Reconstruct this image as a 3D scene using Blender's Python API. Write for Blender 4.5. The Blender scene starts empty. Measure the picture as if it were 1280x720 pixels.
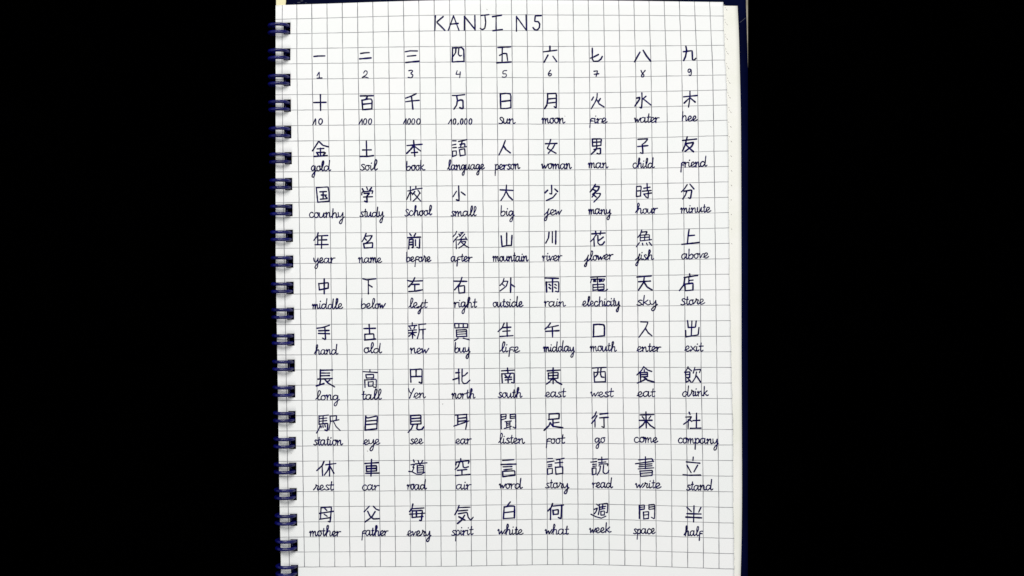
import bpy, math, random
from math import radians, pi, sin, cos

# ------------------------------------------------------------------ camera
scn = bpy.context.scene
C = scn.collection
S = 0.0002618            # metres per photo pixel (a printed square is 5 mm)
D = 0.465                # camera height over the page
cam_d = bpy.data.cameras.new('camera')
cam = bpy.data.objects.new('camera', cam_d); C.objects.link(cam)
cam_d.sensor_width = 36.0
cam_d.lens = 36.0 * D / (1280 * S)
cam_d.clip_start = 0.01; cam_d.clip_end = 50
cam.location = (0, 0, D)
scn.camera = cam
scn.render.resolution_x = 1024; scn.render.resolution_y = 576

# ------------------------------------------------------------------ light
w = bpy.data.worlds.new('World'); scn.world = w; w.use_nodes = True
bg = w.node_tree.nodes['Background']
bg.inputs[0].default_value = (0.90, 0.95, 1.0, 1); bg.inputs[1].default_value = 0.30

def area(name, loc, target, size, energy, col):
    l = bpy.data.lights.new(name, 'AREA'); l.shape = 'RECTANGLE'
    l.size, l.size_y = size; l.energy = energy; l.color = col
    o = bpy.data.objects.new(name, l); C.objects.link(o); o.location = loc
    from mathutils import Vector
    d = Vector(target) - Vector(loc)
    o.rotation_euler = d.to_track_quat('-Z', 'Y').to_euler()
    return o
area('window_light', (-0.22, 0.62, 0.85), (0, 0.03, 0), (0.75, 0.45), 9.3, (1.0, 0.985, 0.96))
area('room_light', (0.45, 0.10, 1.1), (0, 0, 0), (0.9, 0.9), 4.1, (1.0, 0.97, 0.93))

scn.view_settings.view_transform = 'Standard'
scn.view_settings.look = 'None'
scn.view_settings.exposure = 0.05
scn.view_settings.gamma = 1.0

# ------------------------------------------------------------------ helpers
def interp(xs, ys, x):
    """smooth (Catmull-Rom) interpolation, linear outside"""
    n = len(xs)
    if x <= xs[0]:
        return ys[0] + (ys[1]-ys[0])/(xs[1]-xs[0])*(x-xs[0])
    if x >= xs[-1]:
        return ys[-1] + (ys[-1]-ys[-2])/(xs[-1]-xs[-2])*(x-xs[-1])
    for k in range(n-1):
        if x <= xs[k+1]: break
    h = xs[k+1]-xs[k]; t = (x-xs[k])/h
    def sl(i):
        if i == 0: return (ys[1]-ys[0])/(xs[1]-xs[0])
        if i == n-1: return (ys[-1]-ys[-2])/(xs[-1]-xs[-2])
        return (ys[i+1]-ys[i-1])/(xs[i+1]-xs[i-1])
    m0, m1 = sl(k)*h, sl(k+1)*h
    t2, t3 = t*t, t*t*t
    return (2*t3-3*t2+1)*ys[k] + (t3-2*t2+t)*m0 + (-2*t3+3*t2)*ys[k+1] + (t3-t2)*m1

def sstep(a, b, x):
    t = max(0, min(1, (x-a)/(b-a))); return t*t*(3-2*t)

# how the printed squares run over the gently curled page
XN = [0, 2, 10, 19, 28]
XR = [25, 90, 240, 360, 485, 600, 695]
XT = [[352.5,389.8,543,716.6,888], [352.2,390.2,544,717.6,890.8], [354.3,393,546.2,718.7,893.2],
      [356,394.7,547.8,719.4,894.8], [358,396.3,548.7,720.4,896.4], [359.7,397.9,550.5,722.2,898.3],
      [361.5,399.4,551.4,722.7,898.8]]
YC = [383, 557, 729, 903]
YR = list(range(0, 37, 3))
YT = [[23.2,79.5,137.5,195.4,252.9,310.2,367.4,424.5,481.4,538.5,595.4,652.4,708.7],
      [18.8,77.6,135.9,193.9,251.6,309.6,366.2,423.5,480.0,537.4,594.0,651.1,707.9],
      [18.9,77.4,135.4,193.0,250.5,307.7,364.5,421.5,478.3,535.5,592.4,649.0,705.8],
      [20.0,75.1,131.4,188.9,246.7,304.3,362.1,420.3,478.8,536.8,595.1,653.5,710.9]]
def gx(u, py): return interp(XR, [interp(XN, r, u) for r in XT], py)
def gy(v, px): return interp(YC, [interp(YR, r, v) for r in YT], px)
def grid_px(u, v):
    px = 352 + 19.2*u; py = 20 + 19.1*v
    for _ in range(3):
        py = gy(v, px); px = gx(u, py)
    return px, py

def height(px, py):
    """height of the sheet: it rides on the wire at the left and slopes to the table"""
    h = -0.0026*sstep(375, 860, px)
    h += 0.00022*sin((px-350)/95.0 + py/260.0)*sstep(370, 430, px)
    h += 0.00016*sin(py/84.0 + px/330.0)
    h -= 0.00045*math.exp(-max(0, px-345)/14.0)
    return h
def world(px, py, dz=0.0, h=None):
    z = (height(px, py) if h is None else h) + dz
    k = (D - z)/D
    return ((px-640)*S*k, (360-py)*S*k, z)

def link_mesh(name, verts, faces, mat, parent=None, smooth=False, uvs=None):
    me = bpy.data.meshes.new(name); me.from_pydata(verts, [], faces); me.update()
    if mat: me.materials.append(mat)
    if uvs:
        l = me.uv_layers.new(name='UVMap')
        for lp in me.loops: l.data[lp.index].uv = uvs[lp.vertex_index]
    if smooth:
        for p in me.polygons: p.use_smooth = True
    o = bpy.data.objects.new(name, me); C.objects.link(o)
    if parent: o.parent = parent
    return o

# ------------------------------------------------------------------ materials
def mat(name):
    m = bpy.data.materials.new(name); m.use_nodes = True
    nt = m.node_tree; b = nt.nodes['Principled BSDF']
    return m, nt, b
def N(nt, t, **k):
    n = nt.nodes.new(t)
    for a, v in k.items(): setattr(n, a, v)
    return n
def math_n(nt, op, a, b=None, c=None):
    n = N(nt, 'ShaderNodeMath', operation=op)
    for i, v in enumerate((a, b, c)):
        if v is None: continue
        if isinstance(v, (int, float)): n.inputs[i].default_value = v
        else: nt.links.new(v, n.inputs[i])
    return n.outputs[0]
def noise(nt, scale, detail=3, rough=0.5, vec=None):
    n = N(nt, 'ShaderNodeTexNoise'); n.inputs['Scale'].default_value = scale
    n.inputs['Detail'].default_value = detail; n.inputs['Roughness'].default_value = rough
    if vec is None:
        tc = N(nt, 'ShaderNodeTexCoord'); vec = tc.outputs['Object']
    nt.links.new(vec, n.inputs['Vector'])
    return n
def ramp(nt, fac, stops):
    r = N(nt, 'ShaderNodeValToRGB'); nt.links.new(fac, r.inputs[0])
    el = r.color_ramp.elements
    while len(el) < len(stops): el.new(0.5)
    for e, (p, c) in zip(el, stops): e.position = p; e.color = (*c, 1)
    return r.outputs[0]
def bump(nt, b, hgt, strength, dist):
    n = N(nt, 'ShaderNodeBump'); n.inputs['Strength'].default_value = strength
    n.inputs['Distance'].default_value = dist
    nt.links.new(hgt, n.inputs['Height']); nt.links.new(n.outputs[0], b.inputs['Normal'])

# squared paper: printed grid in the sheet's own coordinates
m_page, nt, b = mat('squared_paper')
uv = N(nt, 'ShaderNodeUVMap'); sep = N(nt, 'ShaderNodeSeparateXYZ'); nt.links.new(uv.outputs[0], sep.inputs[0])
U, V = sep.outputs[0], sep.outputs[1]
wob = noise(nt, 2.2, 2, 0.5, uv.outputs[0])
wv = math_n(nt, 'MULTIPLY', math_n(nt, 'SUBTRACT', wob.outputs[0], 0.5), 0.035)
def lines(c, half, soft):
    f = math_n(nt, 'FRACT', math_n(nt, 'ADD', math_n(nt, 'ADD', c, wv), 0.5))
    d = math_n(nt, 'ABSOLUTE', math_n(nt, 'SUBTRACT', f, 0.5))
    mr = N(nt, 'ShaderNodeMapRange'); nt.links.new(d, mr.inputs[0])
    mr.inputs[1].default_value = half; mr.inputs[2].default_value = half+soft
    mr.inputs[3].default_value = 1; mr.inputs[4].default_value = 0
    return mr.outputs[0]
lv = lines(U, 0.017, 0.016); lh = lines(V, 0.015, 0.016)
lv = math_n(nt, 'MULTIPLY', lv, math_n(nt, 'LESS_THAN', V, 36.02))
lh = math_n(nt, 'MULTIPLY', lh, math_n(nt, 'LESS_THAN', V, 36.3))
lh = math_n(nt, 'MULTIPLY', lh, math_n(nt, 'GREATER_THAN', V, -0.3))
fade = noise(nt, 0.7, 3, 0.6, uv.outputs[0])
fd = N(nt, 'ShaderNodeMapRange'); nt.links.new(fade.outputs[0], fd.inputs[0])
fd.inputs[1].default_value = .3; fd.inputs[2].default_value = .7; fd.inputs[3].default_value = .62; fd.inputs[4].default_value = 1.0
lh = math_n(nt, 'MULTIPLY', lh, 0.88)
ln = math_n(nt, 'MULTIPLY', math_n(nt, 'MAXIMUM', lv, lh), fd.outputs[0])
blot = noise(nt, 0.16, 4, 0.6, uv.outputs[0])
base = ramp(nt, blot.outputs[0], [(0.3, (0.80, 0.815, 0.80)), (0.7, (0.835, 0.83, 0.825))])
mx = N(nt, 'ShaderNodeMix', data_type='RGBA')
nt.links.new(ln, mx.inputs[0]); nt.links.new(base, mx.inputs[6])
mx.inputs[7].default_value = (0.075, 0.075, 0.095, 1)
nt.links.new(mx.outputs[2], b.inputs['Base Color'])
b.inputs['Roughness'].default_value = 0.62; b.inputs['Specular IOR Level'].default_value = 0.25
fib = noise(nt, 900, 4, 0.6); wavy = noise(nt, 22, 2, 0.5)
hsum = math_n(nt, 'ADD', math_n(nt, 'MULTIPLY', fib.outputs[0], 0.02), wavy.outputs[0])
bump(nt, b, hsum, 0.5, 0.0018)

m_cream, nt, b = mat('cream_paper')
n = noise(nt, 55, 4, 0.6)
nt.links.new(ramp(nt, n.outputs[0], [(0.3, (0.77, 0.77, 0.69)), (0.7, (0.83, 0.815, 0.775))]), b.inputs['Base Color'])
b.inputs['Roughness'].default_value = 0.7; b.inputs['Specular IOR Level'].default_value = 0.2
bump(nt, b, noise(nt, 600, 3).outputs[0], 0.2, 0.0001)

m_slip, nt, b = mat('yellowed_paper')
n = noise(nt, 90, 3, 0.6)
nt.links.new(ramp(nt, n.outputs[0], [(0.3, (0.74, 0.68, 0.40)), (0.7, (0.80, 0.74, 0.50))]), b.inputs['Base Color'])
b.inputs['Roughness'].default_value = 0.7

m_cover, nt, b = mat('navy_cover')
n = noise(nt, 60, 5, 0.65)
nt.links.new(ramp(nt, n.outputs[0], [(0.3, (0.0003, 0.0010, 0.012)), (0.7, (0.0008, 0.0022, 0.022))]), b.inputs['Base Color'])
b.inputs['Roughness'].default_value = 0.55; b.inputs['Specular IOR Level'].default_value = 0.015
bump(nt, b, noise(nt, 1400, 3).outputs[0], 0.25, 0.0001)

m_edge, nt, b = mat('bare_board_edge')
n = noise(nt, 200, 3, 0.6)
nt.links.new(ramp(nt, n.outputs[0], [(0.3, (0.20, 0.18, 0.13)), (0.7, (0.34, 0.31, 0.25))]), b.inputs['Base Color'])
b.inputs['Roughness'].default_value = 0.8

m_scratch, nt, b = mat('pale_scratch')
b.inputs['Base Color'].default_value = (0.045, 0.05, 0.07, 1); b.inputs['Roughness'].default_value = 0.8

m_table, nt, b = mat('black_cloth')
n = noise(nt, 30, 5, 0.6)
nt.links.new(ramp(nt, n.outputs[0], [(0.3, (0.00002, 0.00002, 0.00003)), (0.7, (0.00012, 0.00012, 0.00016))]), b.inputs['Base Color'])
b.inputs['Roughness'].default_value = 1.0; b.inputs['Specular IOR Level'].default_value = 0.0

m_wire, nt, b = mat('blue_coated_wire')
n = noise(nt, 260, 3, 0.6)
nt.links.new(ramp(nt, n.outputs[0], [(0.35, (0.002, 0.002, 0.06)), (0.7, (0.004, 0.005, 0.12))]), b.inputs['Base Color'])
b.inputs['Roughness'].default_value = 0.20; b.inputs['Specular IOR Level'].default_value = 0.5
bump(nt, b, noise(nt, 700, 3).outputs[0], 0.15, 0.0002)

m_ink, nt, b = mat('navy_ink')
n = noise(nt, 420, 3, 0.6)
nt.links.new(ramp(nt, n.outputs[0], [(0.3, (0.0012, 0.0008, 0.022)), (0.72, (0.005, 0.003, 0.095))]), b.inputs['Base Color'])
b.inputs['Roughness'].default_value = 0.7; b.inputs['Specular IOR Level'].default_value = 0.03

m_speck, nt, b = mat('grey_speck')
b.inputs['Base Color'].default_value = (0.30, 0.28, 0.27, 1); b.inputs['Roughness'].default_value = 0.9

# ------------------------------------------------------------------ table
TZ = -0.0047
def plane(name, x0, x1, y0, y1, z, m, n=1):
    return link_mesh(name, [(x0,y0,z),(x1,y0,z),(x1,y1,z),(x0,y1,z)], [(0,1,2,3)], m)
tb = plane('table_surface', -1.2, 1.2, -1.0, 1.0, TZ, m_table)
tb['kind'] = 'structure'

# ------------------------------------------------------------------ notebook
book = bpy.data.objects.new('spiral_notebook', None); C.objects.link(book)
book.location = (0, 0, 0)
book['label'] = 'open squared notebook page covered with handwritten kanji and English words, blue wire binding'
book['category'] = 'notebook'

loop_y = [35.5, 67.8, 99.8, 132, 165.2, 197.7, 230, 262.7, 294.8, 327, 359.8, 392, 424.5, 457, 489.3, 521.3, 553.7, 585.8, 617.8, 649.8, 681.6, 713.6]
HU0, HU1 = 0.10, 0.575
def y_to_v(px, py):
    v = (py-20)/19.1
    for _ in range(4): v += (py-gy(v, px))/19.1
    return v
holes = []
for y in loop_y:
    vc = y_to_v(365, y); holes.append((vc-0.40, vc+0.40))

def sheet(name, uL, right, vT, vB, dz, thick, mtl, parent, edge_round=0.0):
    """a sheet on the page lattice with the row of square binding holes; right(py) is its right edge"""
    us = sorted(set([uL, uL+0.03, HU0, HU1] + [k/3.0 for k in range(1, 84) if k/3.0 > HU1+0.05 and k/3.0 < 27.8] + [27.9]))
    us = [u for u in us if u >= uL]
    vs = set([vT, vB]); k = math.ceil(vT*3)
    while k/3.0 < vB: vs.add(k/3.0); k += 1
    vs = sorted(v for v in vs if all(not (a-0.06 < v < b_+0.06) for a, b_ in holes) or v in (vT, vB))
    for a, b_ in holes:
        if a > vT and b_ < vB: vs += [a, b_]
    vs = sorted(vs)
    nc = len(us)+3
    verts = []; uvs = []
    for v in vs:
        row = [grid_px(u, v)+(u,) for u in us]
        row = [(max(x, 344.6 + 0.02*u), y_, u) for x, y_, u in row]
        px0, py0, u0 = row[-1]
        R = right(py0)
        for t in (0.5, 0.85, 1.0):
            x = px0+(R-px0)*t; row.append((x, gy(v, x), u0+(x-px0)/19.3))
        for px, py, u in row:
            verts.append(world(px, py, dz)); uvs.append((u, v))
    faces = []
    for j in range(len(vs)-1):
        vm = (vs[j]+vs[j+1])/2
        inh = any(a < vm < b_ for a, b_ in holes)
        for i in range(nc-1):
            if inh and i < len(us)-1 and us[i] >= HU0-1e-6 and us[i+1] <= HU1+1e-6: continue
            a = j*nc+i
            faces.append((a, a+nc, a+nc+1, a+1))
    o = link_mesh(name, verts, faces, mtl, parent, smooth=True, uvs=uvs)
    md = o.modifiers.new('thickness', 'SOLIDIFY'); md.thickness = thick; md.offset = -1
    return o

page_edge = lambda y: interp([0,60,100,170,300,400,500,600,700], [904,905.8,908,910,911.5,913,915.5,916.5,917.5], y) + 0.25*sin(y*1.9) + 0.2*sin(y*0.73)
cream_edge = lambda y: interp([8,40,80,150,300,450,550,620,680,720,760], [922,923.5,924.6,926,926.7,926.9,927.3,927.5,926.8,925.7,924.3], y)
cover_edge = lambda y: 934.8
cover = sheet('back_cover', -0.45, cover_edge, -2.4, 39.6, -0.00050, 0.0014, m_cover, book)
cream = sheet('cream_sheet', -0.52, cream_edge, -0.70, 38.6, -0.00022, 0.00012, m_cream, book)
cream['label'] = 'cream under sheet with perforated margin showing at the right edge'
page = sheet('page', -0.56, page_edge, -0.95, 38.8, 0.0, 0.00010, m_page, book)
page['label'] = 'white squared page filled with handwriting'

# perforation ticks along the cream margin
def ribbon(strokes, wid, offs=0.00003, jit=0.0, rnd=None, step=2e-6):
    """flat inked strips lying on the curled page; strokes are lists of photo-scale points"""
    V, F = [], []
    for si, pts in enumerate(strokes):
        # densify
        P = []
        for a, c in zip(pts, pts[1:]):
            d = math.hypot(c[0]-a[0], c[1]-a[1]); n = max(1, int(d/3.0))
            for k in range(n): P.append((a[0]+(c[0]-a[0])*k/n, a[1]+(c[1]-a[1])*k/n))
        P.append(pts[-1])
        Q = [P[0]]
        for p in P[1:]:
            if math.hypot(p[0]-Q[-1][0], p[1]-Q[-1][1]) > 0.06: Q.append(p)
        P = Q
        if len(P) == 1: P = [P[0], (P[0][0]+0.25, P[0][1]+0.35)]
        n = len(P); hw = wid/2*(1+(rnd.uniform(-.12, .12) if rnd else 0))
        T = []
        for i in range(n):
            a = P[max(0, i-1)]; c = P[min(n-1, i+1)]
            dx, dy = c[0]-a[0], c[1]-a[1]; L = math.hypot(dx, dy) or 1e-6
            T.append((dx/L, dy/L))
        W = [hw*(1+(rnd.uniform(-.15, .15) if rnd else 0)) for _ in P]
        st = P[0]; en = P[-1]; t0 = T[0]; t1 = T[-1]
        PP = [(st[0]-t0[0]*hw*.95, st[1]-t0[1]*hw*.95), (st[0]-t0[0]*hw*.55, st[1]-t0[1]*hw*.55)] + P + \
             [(en[0]+t1[0]*hw*.55, en[1]+t1[1]*hw*.55), (en[0]+t1[0]*hw*.95, en[1]+t1[1]*hw*.95)]
        TT = [t0, t0]+T+[t1, t1]; WW = [hw*.35, hw*.83]+W+[hw*.83, hw*.3]
        o0 = len(V); z = offs+si*step
        for p, t, w_ in zip(PP, TT, WW):
            V.append(world(p[0]-t[1]*w_, p[1]+t[0]*w_, z)); V.append(world(p[0]+t[1]*w_, p[1]-t[0]*w_, z))
        for i in range(len(PP)-1):
            a = o0+2*i; F.append((a, a+1, a+3, a+2))
    return V, F

rnd = random.Random(7)
tk = []
y = 11.5
while y < 715:
    x = page_edge(y)+2.0
    vis = 1.0 if y < 240 else 0.55
    if y < 320:
        x1 = x+1.4*vis
        tk.append([(x1, y), (x1+1.0*vis, y+1.3*vis)])
        if y < 190: tk.append([(x-0.9, y-5.6), (x-0.6, y-4.9)])
        if y < 140: tk.append([(x1-1.6, y-2.2), (x1-1.1, y-1.6)])
    y += 18.3
V_, F_ = ribbon(tk, 0.6, offs=-0.00021)
link_mesh('perforation', V_, F_, m_speck, cream)['kind'] = 'stuff'

# worn board rim and a scratch on the cover
rim = [(932.3,-30),(934.9,-30),(934.9,20),(934.9,60),(934.9,86),(934.3,60),(933.4,30),(932.6,8)]
link_mesh('worn_rim', [world(x, y_, -0.00047) for x, y_ in rim], [tuple(range(len(rim)))], m_edge, cover)
V_, F_ = ribbon([[(924.8,28.2),(928,25.6),(931.8,22.4)]], 0.45, offs=-0.00048)
link_mesh('scratch', V_, F_, m_scratch, cover)

# pale marks on the cover above the page's top edge
V_, F_ = ribbon([[(376,1.2),(378.5,1.0)],[(372,3.1),(375,2.9)],[(381.6,3.8),(383,3.7)]], 0.8, offs=-0.00048)
link_mesh('scuff', V_, F_, m_scratch, cover)['kind'] = 'stuff'

# ------------------------------------------------------------------ twin wire loops
def loop_mesh(yc, xr):
    V, F = [], []
    wr = 0.00057; seg = 30; ring = 10
    a = 0.00315; bz = 0.0030
    zc = height(xr, yc) - 0.00085
    # centre so that the wire dives into the hole beside its right edge
    cx = world(xr-2.6, yc, 0, zc)[0] - a*0.97
    cy = world(xr, yc, 0, 0.001)[1]
    for s in (-1, 1):
        o0 = len(V)
        for k in range(seg+1):
            t = radians(-58) + radians(338)*k/seg       # from under the hole, over the top, round the back
            y_ = cy + s*0.00122*(1 - 0.10*max(0, cos(t))**3)
            px, pz = cx + a*cos(t), zc + bz*sin(t)
            nx, nz = cos(t)/a, sin(t)/bz; L = math.hypot(nx, nz); nx /= L; nz /= L
            for r in range(ring):
                q = 2*pi*r/ring
                V.append((px+nx*wr*cos(q), y_+wr*sin(q), pz+nz*wr*cos(q)))
        for k in range(seg):
            for r in range(ring):
                p = o0+k*ring+r; q = o0+k*ring+(r+1) % ring
                F.append((p, q, q+ring, p+ring))
        F.append(tuple(o0+r for r in range(ring))[::-1]); F.append(tuple(o0+seg*ring+r for r in range(ring)))
    # the rounded tip that joins the two wires
    o0 = len(V); t = radians(-58); px, pz = cx+a*cos(t), zc+bz*sin(t)
    for k in range(9):
        y_ = cy + 0.00122*(-1+2*k/8.0); dx = 0.0003*sin(pi*k/8.0)
        for r in range(ring):
            q = 2*pi*r/ring
            V.append((px-dx+wr*0.98*cos(q), y_, pz-dx+wr*0.98*sin(q)))
    for k in range(8):
        for r in range(ring):
            p = o0+k*ring+r; q = o0+k*ring+(r+1) % ring
            F.append((p, p+ring, q+ring, q))
    return V, F
for y in loop_y:
    xr = grid_px(HU1, y_to_v(365, y))[0]
    V_, F_ = loop_mesh(y, xr)
    link_mesh('binding_loop', V_, F_, m_wire, book, smooth=True)

# yellowed slip peeking out above the page at the top left
slip_pts = [(345.2,-40),(356.4,-40),(357.2,-8),(357.4,2.0),(357.0,4.6),(356.5,14),(345.2,14)]
top = [world(x, y_, -0.00014) for x, y_ in slip_pts]; bot = [(x, y_, z-0.00006) for x, y_, z in top]
nn = len(slip_pts)
slip = link_mesh('paper_slip', top+bot, [tuple(range(nn))[::-1], tuple(range(nn, 2*nn))] + [(i, (i+1) % nn, nn+(i+1) % nn, nn+i) for i in range(nn)], m_slip)
slip['label'] = 'yellowed paper slip peeking out above the top left corner of the page'
slip['category'] = 'paper'

# ------------------------------------------------------------------ handwriting
TX = (383, 555, 727)
TY = [(52,52,52),(110,110,110),(170,170,168),(227,227,225),(285,285,283),(342,340,338),(400,400,396),(456,456,454),(514,512,512),(570,568,568),(627,626,626)]
K = 1/7.2727
def parse(s):
    return [[tuple(float(q) for q in p.split(',')) for p in st.split()] for st in s.split('|') if st.strip()]

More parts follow.
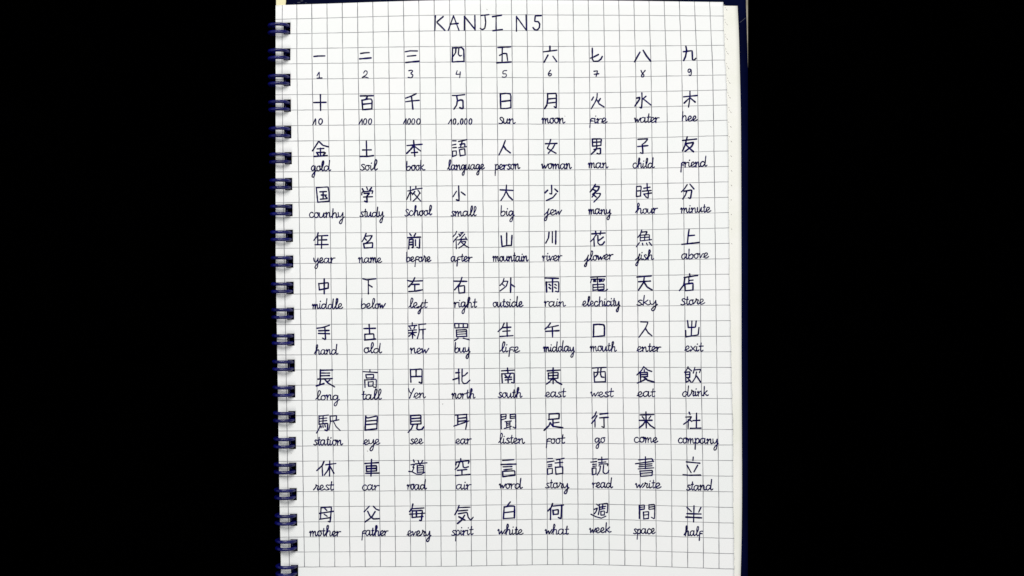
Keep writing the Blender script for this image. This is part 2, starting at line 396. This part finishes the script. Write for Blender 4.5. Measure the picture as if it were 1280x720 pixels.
kanji = [
 # row 0
 [('one','68,135 110,131 167,130'), ('two','493,108 530,102 570,100|484,157 588,148'), ('three','900,92 940,84 1008,85|918,133 995,126|903,190 960,184 1025,178'),
  ('four','78,55 75,183|78,57 120,56 160,53 180,75 182,180|108,62 106,100 82,135|135,60 130,115 145,132 158,126|80,185 120,182 182,180'),
  ('five','490,54 605,48|530,56 528,178|505,125 540,108 570,108 578,170|480,193 610,185'),
  ('six','963,42 963,80|903,93 1025,78|945,123 910,187|990,133 1025,182'),
  ('seven','97,60 98,160 110,180 150,178 175,160 188,135|82,150 110,140 153,117'),
  ('eight','530,97 505,140 482,183|560,80 590,130 628,178'),
  ('nine','948,42 955,80 945,135 928,172|925,92 1005,82 1008,165 1025,168 1038,152')],
 [('ten','67,132 178,130|127,60 129,203'),
  ('hundred','490,72 608,70|555,78 540,102|505,110 512,195|503,112 560,100 588,100 597,115 595,190|518,147 590,140|512,197 595,190'),
  ('thousand','903,92 950,75 997,52|903,125 950,118 1025,112|955,78 962,130 968,192'),
  ('ten thousand','77,68 120,68 188,60|115,72 122,110 115,155 90,192|122,118 150,108 172,112 174,185 160,187 143,178'),
  ('sun','512,52 516,185|512,55 560,48 600,52 608,70 608,178|530,122 608,113|516,187 570,186 608,178'),
  ('moon','942,50 942,110 935,155 915,187|942,52 1018,48 1022,70 1020,183 1002,170|945,100 1015,93|942,138 1015,130'),
  ('fire','108,82 92,110|170,97 155,120|142,50 140,85 125,125 88,188|140,110 160,145 203,172'),
  ('water','548,45 550,110 545,183 530,176|500,92 530,85 525,105 485,163|585,75 560,97|555,95 600,130 630,155'),
  ('tree','985,28 985,90 972,173|928,80 1052,68|985,88 960,110 932,138|985,88 1033,128')],
 [('gold','55,135 85,90 112,47 150,85 200,98|98,117 158,113|128,110 128,180|92,150 162,148|97,158 108,172|172,153 155,172|68,186 190,178'),
  ('soil','545,47 548,182|510,127 590,126|487,186 560,185 610,178'),
  ('book','975,42 985,182|915,87 1052,75|972,92 945,125 912,158|980,92 1040,137|955,152 1010,148'),
  ('language','78,44 110,44|75,82 108,75|80,107 112,104|78,138 78,188|78,138 112,135 112,175 78,187|132,50 207,33|165,48 150,100|145,77 188,68 190,100|132,107 205,97|140,128 148,182|140,125 188,115 193,172|148,180 193,172'),
  ('person','557,42 535,100 500,172|545,95 565,125 603,153'),
  ('woman','970,32 955,80 938,112 1018,157|1010,70 990,110 948,157|922,70 1027,67'),
  ('man','98,42 100,107|98,42 180,40 175,100|100,72 175,68|137,42 137,105|100,107 175,100|112,137 150,130 172,125 172,175 155,178 140,172|140,108 130,140 88,180'),
  ('child','512,45 605,40 575,75 550,92|552,92 558,175 535,167|512,110 602,102'),
  ('friend','918,55 1045,42|960,22 950,60 940,100 918,150|942,85 1020,72 1000,110 940,155|950,95 985,130 1018,158')],
 [('country','90,55 103,187|90,55 197,48 205,100 207,180|103,187 207,178|122,93 182,90|152,93 152,155|135,122 182,122|127,160 190,155|172,135 186,145'),
  ('study','508,65 520,85|548,50 555,72|592,55 570,85|503,120 505,95 605,82 597,108|525,108 575,105 548,133|520,140 600,137|548,135 553,188 530,178'),
  ('school','945,45 948,170|922,85 975,75|945,90 912,162|948,95 965,112|995,42 995,65|965,72 1052,60|985,90 965,118|1015,80 1035,105|1030,105 1005,145 970,178|975,105 1010,145 1040,178'),
  ('small','133,40 137,175 113,165|113,88 82,137|157,95 192,122'),
  ('big','510,75 628,80|568,32 565,85 545,130 517,172|565,88 590,135 622,165'),
  ('few','978,33 980,115 962,108|942,78 918,102|1008,68 1033,90|1020,108 990,145 932,172'),
  ('many','125,40 105,75 78,108|120,60 163,60 150,90 100,130|105,85 125,97|140,95 95,155|135,122 172,122 165,145 112,200|115,140 133,155'),
  ('hour','500,58 497,150|502,60 542,55 535,145|505,100 538,97|500,150 538,145|595,32 598,95|565,75 622,65|553,102 632,95|565,128 635,118|607,105 605,165 585,155|570,135 585,150'),
  ('minute','960,42 935,80 907,108|985,38 1022,82|930,102 1003,90 990,168 972,162|955,105 945,135 920,172')],
 [('year','107,42 100,70 68,112|100,72 195,68|105,110 185,107|103,85 103,150|140,72 137,185|78,152 198,150'),
  ('name','543,48 530,85 507,123|537,75 600,68 575,110 545,135|525,90 545,110|520,142 527,182|520,142 603,133 600,178|527,182 600,178'),
  ('before','940,52 952,68|993,50 980,72|922,88 1037,83|935,105 930,190|935,105 970,102 970,180 960,178|937,130 965,128|937,152 965,150|992,108 992,160|1030,100 1028,185 1005,175'),
  ('after','115,30 105,55 80,80|125,78 100,105 85,128|110,100 112,188|150,45 180,35 140,75|135,55 150,72|188,55 150,100|125,108 205,100|195,82 210,108|160,108 128,152|150,125 200,122 185,150 135,182|160,132 190,158 225,178'),
  ('mountain','520,72 528,168|570,45 570,160|618,68 613,158|528,168 570,160 613,158'),
  ('river','955,38 950,90 925,137|985,33 985,133|1017,28 1015,145'),
  ('flower','93,68 212,60|127,45 133,78|175,42 168,75|125,85 105,115 82,137|112,110 115,180|197,97 175,115 150,130|148,82 148,150 165,168 190,165 208,140'),
  ('fish','547,32 535,70 512,100|545,52 597,47 583,72|533,78 533,130|533,80 617,75 615,125|533,102 615,97|575,78 572,128|533,132 635,120|525,148 498,185|553,153 557,170|590,152 598,170|615,145 637,172'),
  ('above','977,28 968,90 962,155|970,85 1027,80|912,163 990,155 1070,145')],
 [('middle','112,90 118,148|112,92 200,82 198,130|118,148 198,132|162,48 162,183'),
  ('below','513,47 550,57 630,47|563,58 563,185|563,100 598,122'),
  ('left','920,62 950,70 1055,65|985,38 965,80 930,120|957,98 1025,97|985,100 985,158|932,163 990,160 1052,148'),
  ('right','90,83 207,85|163,50 145,105 97,162|130,130 137,192|130,130 187,123 187,187|137,192 187,187'),
  ('outside','545,60 535,95 510,122|537,85 582,83 565,130 510,172|525,105 548,125|607,55 605,185|610,112 640,133'),
  ('rain','917,55 1040,58|930,90 933,182|930,92 1043,88 1042,182 1015,175|987,60 987,180|955,112 970,122|955,140 968,152|1008,112 1022,120|1005,138 1020,148'),
  ('electricity','82,62 215,55|90,80 82,110|92,80 213,78 195,100|142,60 145,115|108,90 128,90|108,102 130,102|160,90 185,88|160,103 185,98|103,128 103,185|103,130 205,125 203,170|103,155 203,150|103,180 203,172|145,115 148,185 215,188 235,172'),
  ('sky','503,60 633,50|517,103 627,97|570,60 563,110 517,180|567,105 595,150 640,178'),
  ('store','982,32 985,52|932,65 1055,45|938,68 930,130 890,183|975,70 975,115|975,92 1013,88|938,125 942,183|938,125 1013,115 1012,178|942,185 1012,178')],
 [('hand','97,75 150,68 208,48|112,98 205,95|110,122 210,125|167,65 175,180 147,165'),
  ('old','523,78 628,75|570,40 575,125|530,130 533,180|530,130 612,125 615,175|530,182 628,173'),
  ('new','962,25 962,48|930,55 1003,48|940,65 950,80|985,60 978,78|928,95 1000,90|930,118 1000,112|965,92 965,165|960,122 932,148|970,125 988,143|1020,42 1085,35|1023,42 1025,110 1008,170|1025,90 1082,83|1060,90 1060,170'),
  ('buy','97,32 100,72|97,32 215,33 215,70|100,72 215,68|135,35 135,70|175,35 175,68|112,90 115,152|112,92 205,87 207,150|117,110 205,105|117,130 205,125|115,152 207,148|128,165 97,187|175,165 230,180'),
  ('life','547,28 530,70 492,105|530,70 607,65|535,103 600,98|572,25 575,148|507,150 627,142'),
  ('midday','967,28 945,60 918,83|950,68 1040,50|925,103 1045,97|985,62 987,155'),
  ('mouth','110,70 108,182|108,72 150,68 200,72 208,90 207,172|103,182 207,172'),
  ('enter','537,45 605,48 580,105 522,185|582,108 605,145 638,172'),
  ('exit','963,35 970,97|970,97 1035,95 1042,38|1003,38 997,168|945,125 948,182|948,182 1060,165 1067,98')],
 [('long','127,45 125,130|125,50 238,47|127,75 212,75|127,100 210,98|105,130 235,125|130,132 120,185|90,192 160,170|165,130 195,165 255,200|212,140 190,155'),
  ('tall','577,45 578,65|513,62 645,70|540,90 545,120|540,90 612,87 610,118|545,120 610,118|530,135 533,205|530,138 635,130 635,207 610,202|562,155 565,195|562,157 608,152 605,192|565,195 605,192'),
  ('yen','945,42 950,158|945,45 1052,38 1050,170 1025,158|997,48 997,105|948,108 1050,105'),
  ('north','133,38 137,172|107,73 140,70|82,135 135,118|165,38 163,150 180,172 205,168 235,140|213,72 190,95 165,105'),
  ('south','577,30 582,75|523,55 640,48|525,80 530,165|527,82 637,75 637,168 615,160|555,92 570,110|602,88 590,108|555,115 613,112|557,138 615,132|583,112 583,165'),
  ('east','992,28 992,170|938,55 1055,48|948,75 948,128|948,75 1038,70 1035,122|948,100 1035,95|948,128 1035,122|985,125 960,155 932,175|997,125 1030,158 1070,178'),
  ('west','97,45 150,40 222,38|112,80 118,172|112,85 215,75 217,168|118,172 217,168|150,45 145,100 125,125|177,42 172,100 180,125 202,128'),
  ('eat','565,32 545,65 503,107|565,32 600,62 637,75|570,60 570,80|533,85 537,170|535,87 600,82 598,120|537,105 600,100|537,125 600,120|507,180 550,162 590,140|565,125 600,155 660,172'),
  ('drink','968,32 955,60 935,83|965,40 1000,70|945,78 948,175|948,82 985,78 982,130|948,105 982,102|948,130 982,128|950,172 985,155|965,135 995,172|1030,38 1015,90|1020,62 1082,55 1072,85|1045,80 1035,130 1008,172|1045,115 1082,172')],
 [('station','115,42 115,120|115,45 200,35|118,68 185,62|118,92 185,85|152,42 150,115|115,118 195,110 190,180 168,170|125,130 112,165 92,198|135,135 133,150|150,130 152,148|168,125 172,142|215,45 218,100 205,168|215,45 275,40 270,78|220,92 295,78|245,90 270,140 307,175'),
  ('eye','540,45 533,172|540,55 560,62 645,42 640,160|548,90 637,82|545,122 637,115|533,172 640,160'),
  ('see','948,38 948,118|948,40 1040,35 1042,112|952,68 1040,62|952,92 1040,88|950,120 1042,115|970,122 955,160 925,192|1010,120 1003,160 1020,170 1050,165 1067,142'),
  ('ear','102,50 208,43|125,52 125,135|132,80 200,73|132,107 200,100|90,150 150,130 225,103|205,45 208,120 197,178'),
  ('listen','518,45 520,175|520,45 565,40 562,82|522,68 560,62|525,92 560,82|602,42 602,78|602,45 652,40 652,172 628,158|605,65 650,60|605,82 650,75|555,110 612,103|568,112 570,160|600,108 600,180|570,125 598,122|570,142 598,138|548,172 612,152'),
  ('foot','955,38 955,90|955,40 1048,35 1045,78|950,90 1045,82|990,92 992,155|992,122 1045,115|965,118 955,145 910,188|965,120 990,152 1080,165'),
  ('go','133,22 120,55 95,78|140,55 120,90 92,125|122,92 122,158|167,42 240,33|165,75 242,70|203,75 205,165 185,155'),
  ('come','585,22 588,165|533,48 655,45|552,65 567,82|628,60 612,82|525,98 640,97|583,100 560,135 525,165|592,105 625,145 665,170'),
  ('company','978,25 985,42|947,68 1000,65 975,100 928,133|970,90 968,170|985,95 1002,108|1045,33 1043,168|1013,100 1075,97|988,170 1085,168')],
 [('rest','160,48 145,85 95,132|143,90 147,180|175,80 267,68|212,45 210,183|210,85 195,130 163,173|212,88 250,157'),
  ('car','592,32 587,182|533,68 655,60|545,90 545,140|545,92 638,88 637,135|545,115 637,112|545,140 637,135|540,158 662,155'),
  ('road','973,35 980,55|950,80 985,73 965,105 980,102 962,140|930,140 960,143 1000,165 1045,165 1078,148|1015,42 1022,60|1058,40 1045,62|990,72 1095,62|1040,68 1028,85|1008,85 1008,150|1008,88 1065,85 1065,145|1010,108 1062,105|1010,128 1062,125|1010,148 1065,145'),
  ('air','152,38 153,65|107,95 110,70 230,55 222,80|140,78 130,110 102,137|170,70 175,115 190,122 222,112|122,145 207,137|163,145 163,188|103,192 237,182'),
  ('word','533,55 633,48|518,92 655,88|537,113 618,110|545,140 617,132|533,155 535,202|533,155 643,148 645,185|535,202 645,188'),
  ('story','945,38 987,37|937,70 1000,60|947,95 980,90|948,112 980,105|940,130 942,182|940,132 985,125 985,172|942,182 985,172|1020,50 1092,35|1053,48 1055,110|1010,78 1080,72|1012,115 1018,178|1012,118 1080,112 1080,172|1018,180 1080,172'),
  ('read','100,42 135,40|85,70 137,65|100,92 135,88|102,110 135,105|95,125 97,185|95,127 132,122 130,178|97,185 130,178|183,25 185,75|150,48 240,42|155,75 220,68|158,105 160,88 240,85 235,102|172,105 165,150 142,187|200,100 195,160 215,178 240,165 247,145'),
  ('write','580,22 580,130|520,50 640,38 650,65|490,85 655,62|525,95 640,85|522,112 640,103|515,132 655,122|530,152 537,200|530,152 645,145 640,190|540,172 640,165|537,200 640,192'),
  ('stand','1015,25 1012,55|953,68 1075,80|958,98 995,165|1055,98 1022,158|922,185 980,190 1082,188')],
 [('mother','133,55 128,155|133,55 228,48 222,120 215,187 200,180|118,107 245,88|122,160 222,145|165,60 185,80|162,115 188,133'),
  ('father','572,42 525,92|608,42 635,70 660,78|557,88 580,135 610,158 663,155|625,90 595,140 533,185'),
  ('every','968,22 960,60 938,92|955,65 1068,58|962,82 962,145|962,85 1055,80 1045,175 1030,170|938,115 1075,105|962,145 1060,135|1000,85 1000,140'),
  ('spirit','137,42 125,80 98,127|128,62 235,58|130,92 215,85|130,118 210,105 220,150 243,178 265,150|187,132 160,175 123,207|135,145 190,175'),
  ('white','603,10 577,42|547,55 540,162|547,57 590,48 642,48 640,155|555,107 640,97|540,162 640,155'),
  ('what','987,25 975,60 945,92|970,75 968,170|990,48 1087,38|990,85 995,125|990,87 1040,80 1038,120|995,125 1038,120|1070,42 1065,163 1040,152'),
  ('week','135,30 150,42|115,78 145,65 130,100 115,118|85,122 130,145 180,158 220,140|160,32 162,80 152,125|160,32 238,22 235,110 222,105|168,58 218,50|192,35 190,72|170,77 212,70|175,95 175,128|175,97 208,92 207,128|175,130 207,128'),
  ('space','525,40 525,160|525,42 572,38 570,75|530,60 570,55|530,80 570,75|612,35 612,75|612,37 665,32 663,165 635,150|615,58 660,52|615,78 660,72|562,102 565,162|562,103 610,98 608,158|565,130 608,125|563,165 608,160'),
  ('half','958,60 997,97|1085,60 1065,102|958,117 1085,120|948,148 1090,155|1022,45 1018,192')],
]

def soften(pts, r=0.16):
    """rounds the corners of a pen stroke a little"""
    if len(pts) < 3: return pts
    out = [pts[0]]
    for a, p, c in zip(pts, pts[1:], pts[2:]):
        for q, t in ((a, r), (None, 0), (c, r)):
            if q is None: out.append(((a[0]*.12+p[0]*.76+c[0]*.12) if r > .3 else p[0]*.96+(a[0]+c[0])*.02,
                                       (a[1]*.12+p[1]*.76+c[1]*.12) if r > .3 else p[1]*.96+(a[1]+c[1])*.02))
            else: out.append((p[0]+(q[0]-p[0])*t, p[1]+(q[1]-p[1])*t))
    out.append(pts[-1])
    return out

def cat(pts, n=5):
    if len(pts) < 3: return pts
    P = [pts[0]]+list(pts)+[pts[-1]]; out = []
    for i in range(1, len(P)-2):
        p0, p1, p2, p3 = P[i-1:i+3]
        for k in range(n):
            t = k/n; t2 = t*t; t3 = t2*t
            out.append(tuple(0.5*((2*p1[d])+(-p0[d]+p2[d])*t+(2*p0[d]-5*p1[d]+4*p2[d]-p3[d])*t2+(-p0[d]+3*p1[d]-3*p2[d]+p3[d])*t3) for d in (0, 1)))
    out.append(pts[-1]); return out

KW, LW = 1.95, 1.50      # pen line widths in photo pixels (about a third of a millimetre)
def ink(name, strokes, width, rnd, label=None):
    V, F = ribbon(strokes, width, rnd=rnd)
    o = link_mesh(name, V, F, m_ink, page)
    if label: o['label'] = label
    return o

rnd = random.Random(11)
for r, row in enumerate(kanji):
    for c, (mean, s) in enumerate(row):
        ox, oy = TX[c//3], TY[r][c//3]
        st = [[(ox+x*K, oy+y_*K) for x, y_ in soften(p)] for p in parse(s)]
        ink('kanji_character', st, KW - (0.26 if len(st) > 9 else 0), rnd, 'handwritten kanji above %s' % ('the number '+str(['one','two','three','four','five','six','seven','eight','nine'].index(mean)+1) if r == 0 else ('the number '+{'ten':'10','hundred':'100','thousand':'1000','ten thousand':'10,000'}[mean] if r == 1 and c < 4 else 'the word '+mean)))

# letters: x-height 10, baseline 0, y up; last number is the advance
G = {
 'a': ('7.5,8.5 5,10 2,8.5 .8,4.5 2.2,.6 4.6,.8 7,5 8,9.6|8,9.6 7.5,3.5 8.6,.3 11,2.2', 10.4),
 'b': ('1.4,19 1.2,10 1.2,1 3.8,0 7,2.5 7.2,7 5,9 2,6.5|7.2,7 9,7.5', 8.6),
 'c': ('6.8,8.3 4.6,10 2,8 1,4 2.6,.4 5.4,.3 8,2.6', 7.6),
 'd': ('7.2,8.2 4.8,9.6 2,8 .8,4 2.4,.4 5,1 8,6 9,12|9.6,20 8.8,10 8.6,2.6 9.8,.2 12,2.2', 11.4),
 'e': ('0,2 4,4.2 6.2,7.2 5,10 2.6,9 1.4,5 2.6,.8 5.2,.2 8.4,2.8', 7.8),
 'f': ('0,0 3.5,4 6,9 6.6,12 5.4,7 4.2,-4 2.8,-10.5 .8,-11 .6,-8 4,-2 8.6,2.4', 7.6),
 'F': ('2.6,8 2.2,0 1.6,-9|2.6,7 4.6,9.6 8.2,9.4|2,3.4 4.4,4.6 6.6,4.2', 7.4),
 'g': ('7.2,8.6 4.6,10 1.8,8 1,4 2.8,.8 5.4,2.6 7.6,9|7.6,9 7.4,0 6.4,-9 4.2,-12 2.6,-9.6 4.4,-5 10,1.6', 9.2),
 'h': ('0,2 3,8.4 5.4,15.6 5,19.4 3.4,18.6 2.8,10 2.4,0|2.6,4.4 5,9 7.4,9.4 8,6 7.8,2 9,.2 11,2.4', 10.4),
 '&': ('2.8,17.4 2.4,9 2,0|2.2,4.4 4.6,9.2 7,9.4 7.8,6 7.6,2 8.8,.2 10.6,2.4', 10.0),
 'i': ('1.8,9.2 1.5,3.4 2.6,.2 4.8,2.4|2.5,13.6 2.8,14.2', 4.4),
 'k': ('2.2,19 1.8,9 1.4,0|7,10 4,6.6 2,5 4.8,2.8 6.8,.4 9.4,1.4', 8.8),
 'l': ('0,1.8 3.2,7 5.6,14.4 5.4,19 3.8,19.4 2.8,14 2.6,5 3.8,.3 6.6,2.4', 5.8),
 'm': ('0,7.4 1.6,9.8 1.8,0|2,4.6 4,9 5.4,9.2 5.8,0|6,4.6 8,9 9.6,9 9.8,3 11,.2 13,2.4', 12.4),
 'n': ('0,7.4 1.6,9.8 1.8,0|2,4.6 4.2,9 6.2,9.2 6.6,3 7.8,.2 10,2.4', 9.2),
 'o': ('5,9.8 2.2,8.8 1,4.4 2.8,.4 5.6,1.2 6.8,5.4 5,9.8 7.4,9.4', 7.6),
 'p': ('1,9.8 1.8,6 1.6,0 1.2,-11|1.8,5.6 4,9.8 6.8,8.4 7,3.4 4.6,.2 1.8,2|6.6,2 8.6,2.6', 8.2),
 'r': ('0,7.4 1.6,9.8 1.8,0|2,4.8 4,8.8 7.2,9.2', 6.6),
 's': ('6,9 4,10 2.2,7.8 4.6,4.6 5.4,1.8 3.2,0 .6,1.2|5,.8 7,2', 6.4),
 't': ('3.4,17 2.8,9 2.6,2.8 3.8,.2 6,2.2|.6,10.4 6.2,11', 5.6),
 'T': ('3.2,15.6 2.8,9 2.6,2.8 3.8,.2 6,2.2|1.2,10.4 5,10.8', 5.2),
 'u': ('1,9.4 1,3 2.8,.3 5.4,2.6 7,8.6|7.2,9.4 7,3 8,.2 10,2.4', 9.2),
 'v': ('0,7.8 1.6,9.4 2.8,.6 5.6,7.6 7.6,9', 7.2),
 'w': ('0,7.8 1.4,9.6 2.2,.8 5,7.4 6.2,.8 8.8,6.2 10.4,9.6', 9.8),
 'x': ('1,9.4 4,4.4 7.6,.2|7,9.6 4,5 .4,0', 7.2),
 'y': ('.6,9.4 1.2,4 3,1.4 5.4,3.6 7,9|7.2,9.6 7.4,0 6.2,-9 4,-11.6 2.6,-9 4.6,-4.4 9.4,1.4', 8.6),
 'R': ('0,1 2.6,5.6 3.8,10.4 3.4,11.6 3.6,9.6 6.2,9.2 6.6,7.6 5.4,3 6.4,.3 8.6,2.2', 7.6),
 'S': ('6.6,10.8 4.4,12.4 2.2,10.6 3.2,7.8 5.6,4.8 5.4,1.4 3,0 .6,1.2|5,.9 7,2', 6.8),
 'Y': ('0,18.4 2,12.4 4.2,9.4|8.4,18.8 5,10 2,-.4', 8.0),
}
def write_word(text, x0, x1, b0, b1, tile, rnd, xh=46.0):
    ox, oy = tile
    st = []; pen = 0.0
    for ch in text:
        s, adv = G[ch]
        k = rnd.uniform(.93, 1.07); ky = rnd.uniform(.94, 1.06); dy = rnd.uniform(-.35, .35)
        for p in parse(s):
            q = [(pen+x*k+rnd.uniform(-.18, .18), y_*ky+dy+rnd.uniform(-.18, .18)) for x, y_ in p]
            st.append([(x+y_*0.015, y_) for x, y_ in cat(q)])
        pen += adv*k
    lo = min(x for s in st for x, _ in s); hi = max(x for s in st for x, _ in s)
    out = []
    for s in st:
        o = []
        for x, y_ in s:
            t = (x-lo)/(hi-lo); X = x0+(x1-x0)*t
            Y = b0+(b1-b0)*t-5-y_*xh/10
            o.append((ox+X*K, oy+Y*K))
        out.append(o)
    return out

words = [
 [],
 [(4,'Sun',500,648,328),(5,'moon',890,1100,325),(6,'Fire',75,232,325),(7,'water',480,705,318),(8,'&ee',915,1050,305)],
 [(0,'gold',45,222,322),(1,'Soil',492,645,315),(2,'book',912,1078,318),(3,'language',32,368,315,307),(4,'person',465,690,310,305),(5,'woman',887,1158,303),(6,'man',60,240,310),(7,'child',467,662,310),(8,'Friend',903,1140,305,297)],
 [(0,'coun&y',28,345,332),(1,'sTudy',487,705,325),(2,'School',895,1140,318,310),(3,'small',65,293,318),(4,'big',517,640,315),(5,'few',912,1070,308),(6,'many',63,268,315),(7,'hour',490,690,310,305),(8,'minuTe',900,1175,303,297)],
 [(0,'year',67,260,322),(1,'name',472,685,320),(2,'beFoRe',910,1132,312),(3,'aFTer',65,255,310),(4,'mounTain',443,765,308),(5,'river',893,1072,303),(6,'flower',25,285,318,305),(7,'fish',490,655,308),(8,'above',910,1155,303,290)],
 [(0,'middle',52,330,325),(1,'below',500,718,322),(2,'left',932,1100,318),(3,'right',90,298,325),(4,'ouTside',447,718,322),(5,'rain',912,1105,318),(6,'elec&iciTy',5,348,328),(7,'sky',503,690,322),(8,'SToRe',903,1120,320,312)],
 [(0,'hand',72,287,318),(1,'old',525,685,305),(2,'new',943,1113,308),(3,'buy',100,237,300),(4,'liFe',510,688,297),(5,'midday',903,1187,292),(6,'mouTh',78,318,318),(7,'enTer',503,720,322),(8,'exit',937,1105,318)],
 [(0,'long',85,300,325),(1,'tall',505,683,322),(2,'Yen',928,1083,308),(3,'norTh',70,283,310),(4,'souTh',493,710,303),(5,'east',918,1107,298),(6,'west',82,290,310),(7,'eat',505,668,310),(8,'dRink',918,1153,310,300)],
 [(0,'sTaTion',67,330,313),(1,'eye',517,668,308),(2,'see',945,1060,303),(3,'ear',103,247,315),(4,'lisTen',497,733,312),(5,'Foot',930,1098,312),(6,'go',122,213,305),(7,'come',480,693,303),(8,'company',880,1243,308,318)],
 [(0,'Rest',65,248,315),(1,'car',510,663,315),(2,'road',915,1092,310),(3,'air',112,247,323),(4,'word',502,712,315),(5,'sToRy',922,1135,312),(6,'read',97,282,308),(7,'wRiTe',490,722,312),(8,'sTand',955,1193,330)],
 [(0,'moTher',28,312,318),(1,'FaTher',505,742,315),(2,'eveRy',915,1132,318),(3,'spirit',70,265,322,312),(4,'whiTe',490,720,312),(5,'what',920,1133,310),(6,'week',72,268,300,293),(7,'space',473,668,305),(8,'halF',932,1103,325)],
]
for r, row in enumerate(words):
    for wd in row:
        c, text, x0, x1, b0 = wd[:5]; b1 = wd[5] if len(wd) > 5 else b0
        st = write_word(text, x0, x1, b0, b1, (TX[c//3], TY[r][c//3]), rnd)
        plain = text.replace('&', 'tr').lower() if text != 'Yen' else 'Yen'
        ink('handwritten_word', st, LW, rnd, 'handwritten word %s in blue-black ink' % plain)

def O(x0, x1, y0=279, y1=330):
    cx, cy, a, b_ = (x0+x1)/2, (y0+y1)/2, (x1-x0)/2, (y1-y0)/2
    return [(cx+a*cos(radians(t))+(cy-(cy-b_*sin(radians(t))))*0.10, cy-b_*sin(radians(t))) for t in range(110, 490, 24)]
numbers = [
 (0,0,'1','97,310 117,275 117,330|97,332 142,330',[]),
 (0,1,'2','520,285 535,265 552,275 545,300 505,328 530,322 562,330',[]),
 (0,2,'3','930,265 955,260 965,270 950,290 968,305 955,328 925,325',[]),
 (0,3,'4','120,265 108,298 150,295|148,275 143,328',[]),
 (0,4,'5','570,263 540,267 537,292 560,293 568,310 550,325 530,320',[]),
 (0,5,'6','968,260 950,290 955,310 972,308 975,292 955,292',[]),
 (0,6,'7','112,270 145,265 132,315|115,297 157,292',[]),
 (0,7,'8','540,262 550,284 565,302 563,318 548,320 546,305 560,284 578,262',[]),
 (0,8,'9','995,255 975,250 967,270 980,280 995,258 997,290 990,308 977,303',[]),
 (1,0,'10','57,335 85,275 85,332',[(112,145)]),
 (1,1,'100','478,328 507,278 507,330',[(520,548),(565,593)]),
 (1,2,'1000','883,322 907,275 907,330',[(920,946),(958,985),(1003,1035)]),
 (1,3,'10,000','40,325 68,278 68,328|130,320 125,332',[(84,107),(150,172),(187,210),(228,253)]),
]
for r, c, t, s, zs in numbers:
    ox, oy = TX[c//3], TY[r][c//3]
    P = parse(s)
    st = [(cat(p) if (r == 0 and t not in '147') else soften(p)) for p in P] + [O(*z) for z in zs]
    st = [[(ox+x*K, oy+y_*K) for x, y_ in p] for p in st]
    ink('handwritten_number', st, LW, rnd, 'handwritten number %s in blue-black ink' % t)

title = [('K','172,140 170,200 167,268|242,147 183,197 220,232 257,270'),('A','333,140 287,270|333,140 382,270|303,215 375,208'),
 ('N','430,145 430,268|430,145 525,262|523,138 525,268'),('J','577,138 648,130|612,135 620,200 612,250 590,265 572,252'),
 ('I','680,148 760,135|712,140 712,270|683,273 768,262'),('N','893,145 893,277|893,147 980,268|978,132 982,270'),
 ('5','1113,138 1060,140 1055,190 1088,193 1100,215 1096,245 1078,268 1055,264 1040,245')]
for ch, s in title:
    st = [[(520+x/7.111, y_/7.111) for x, y_ in soften(p, .2)] for p in parse(s)]
    ink('title_character', st, 1.85, rnd, 'large title character %s at the top of the page' % ch)

# stray specks on the paper
V_, F_ = ribbon([[(553.3,505.3),(553.6,504.6)],[(459.3,563.4),(459.5,564.4)],[(363.8,566.1),(364.1,566.5)],[(608.5,11.5),(608.9,12.3)],[(706,145),(706.3,145.3)]], 0.8)
link_mesh('paper_speck', V_, F_, m_speck, page)['kind'] = 'stuff'
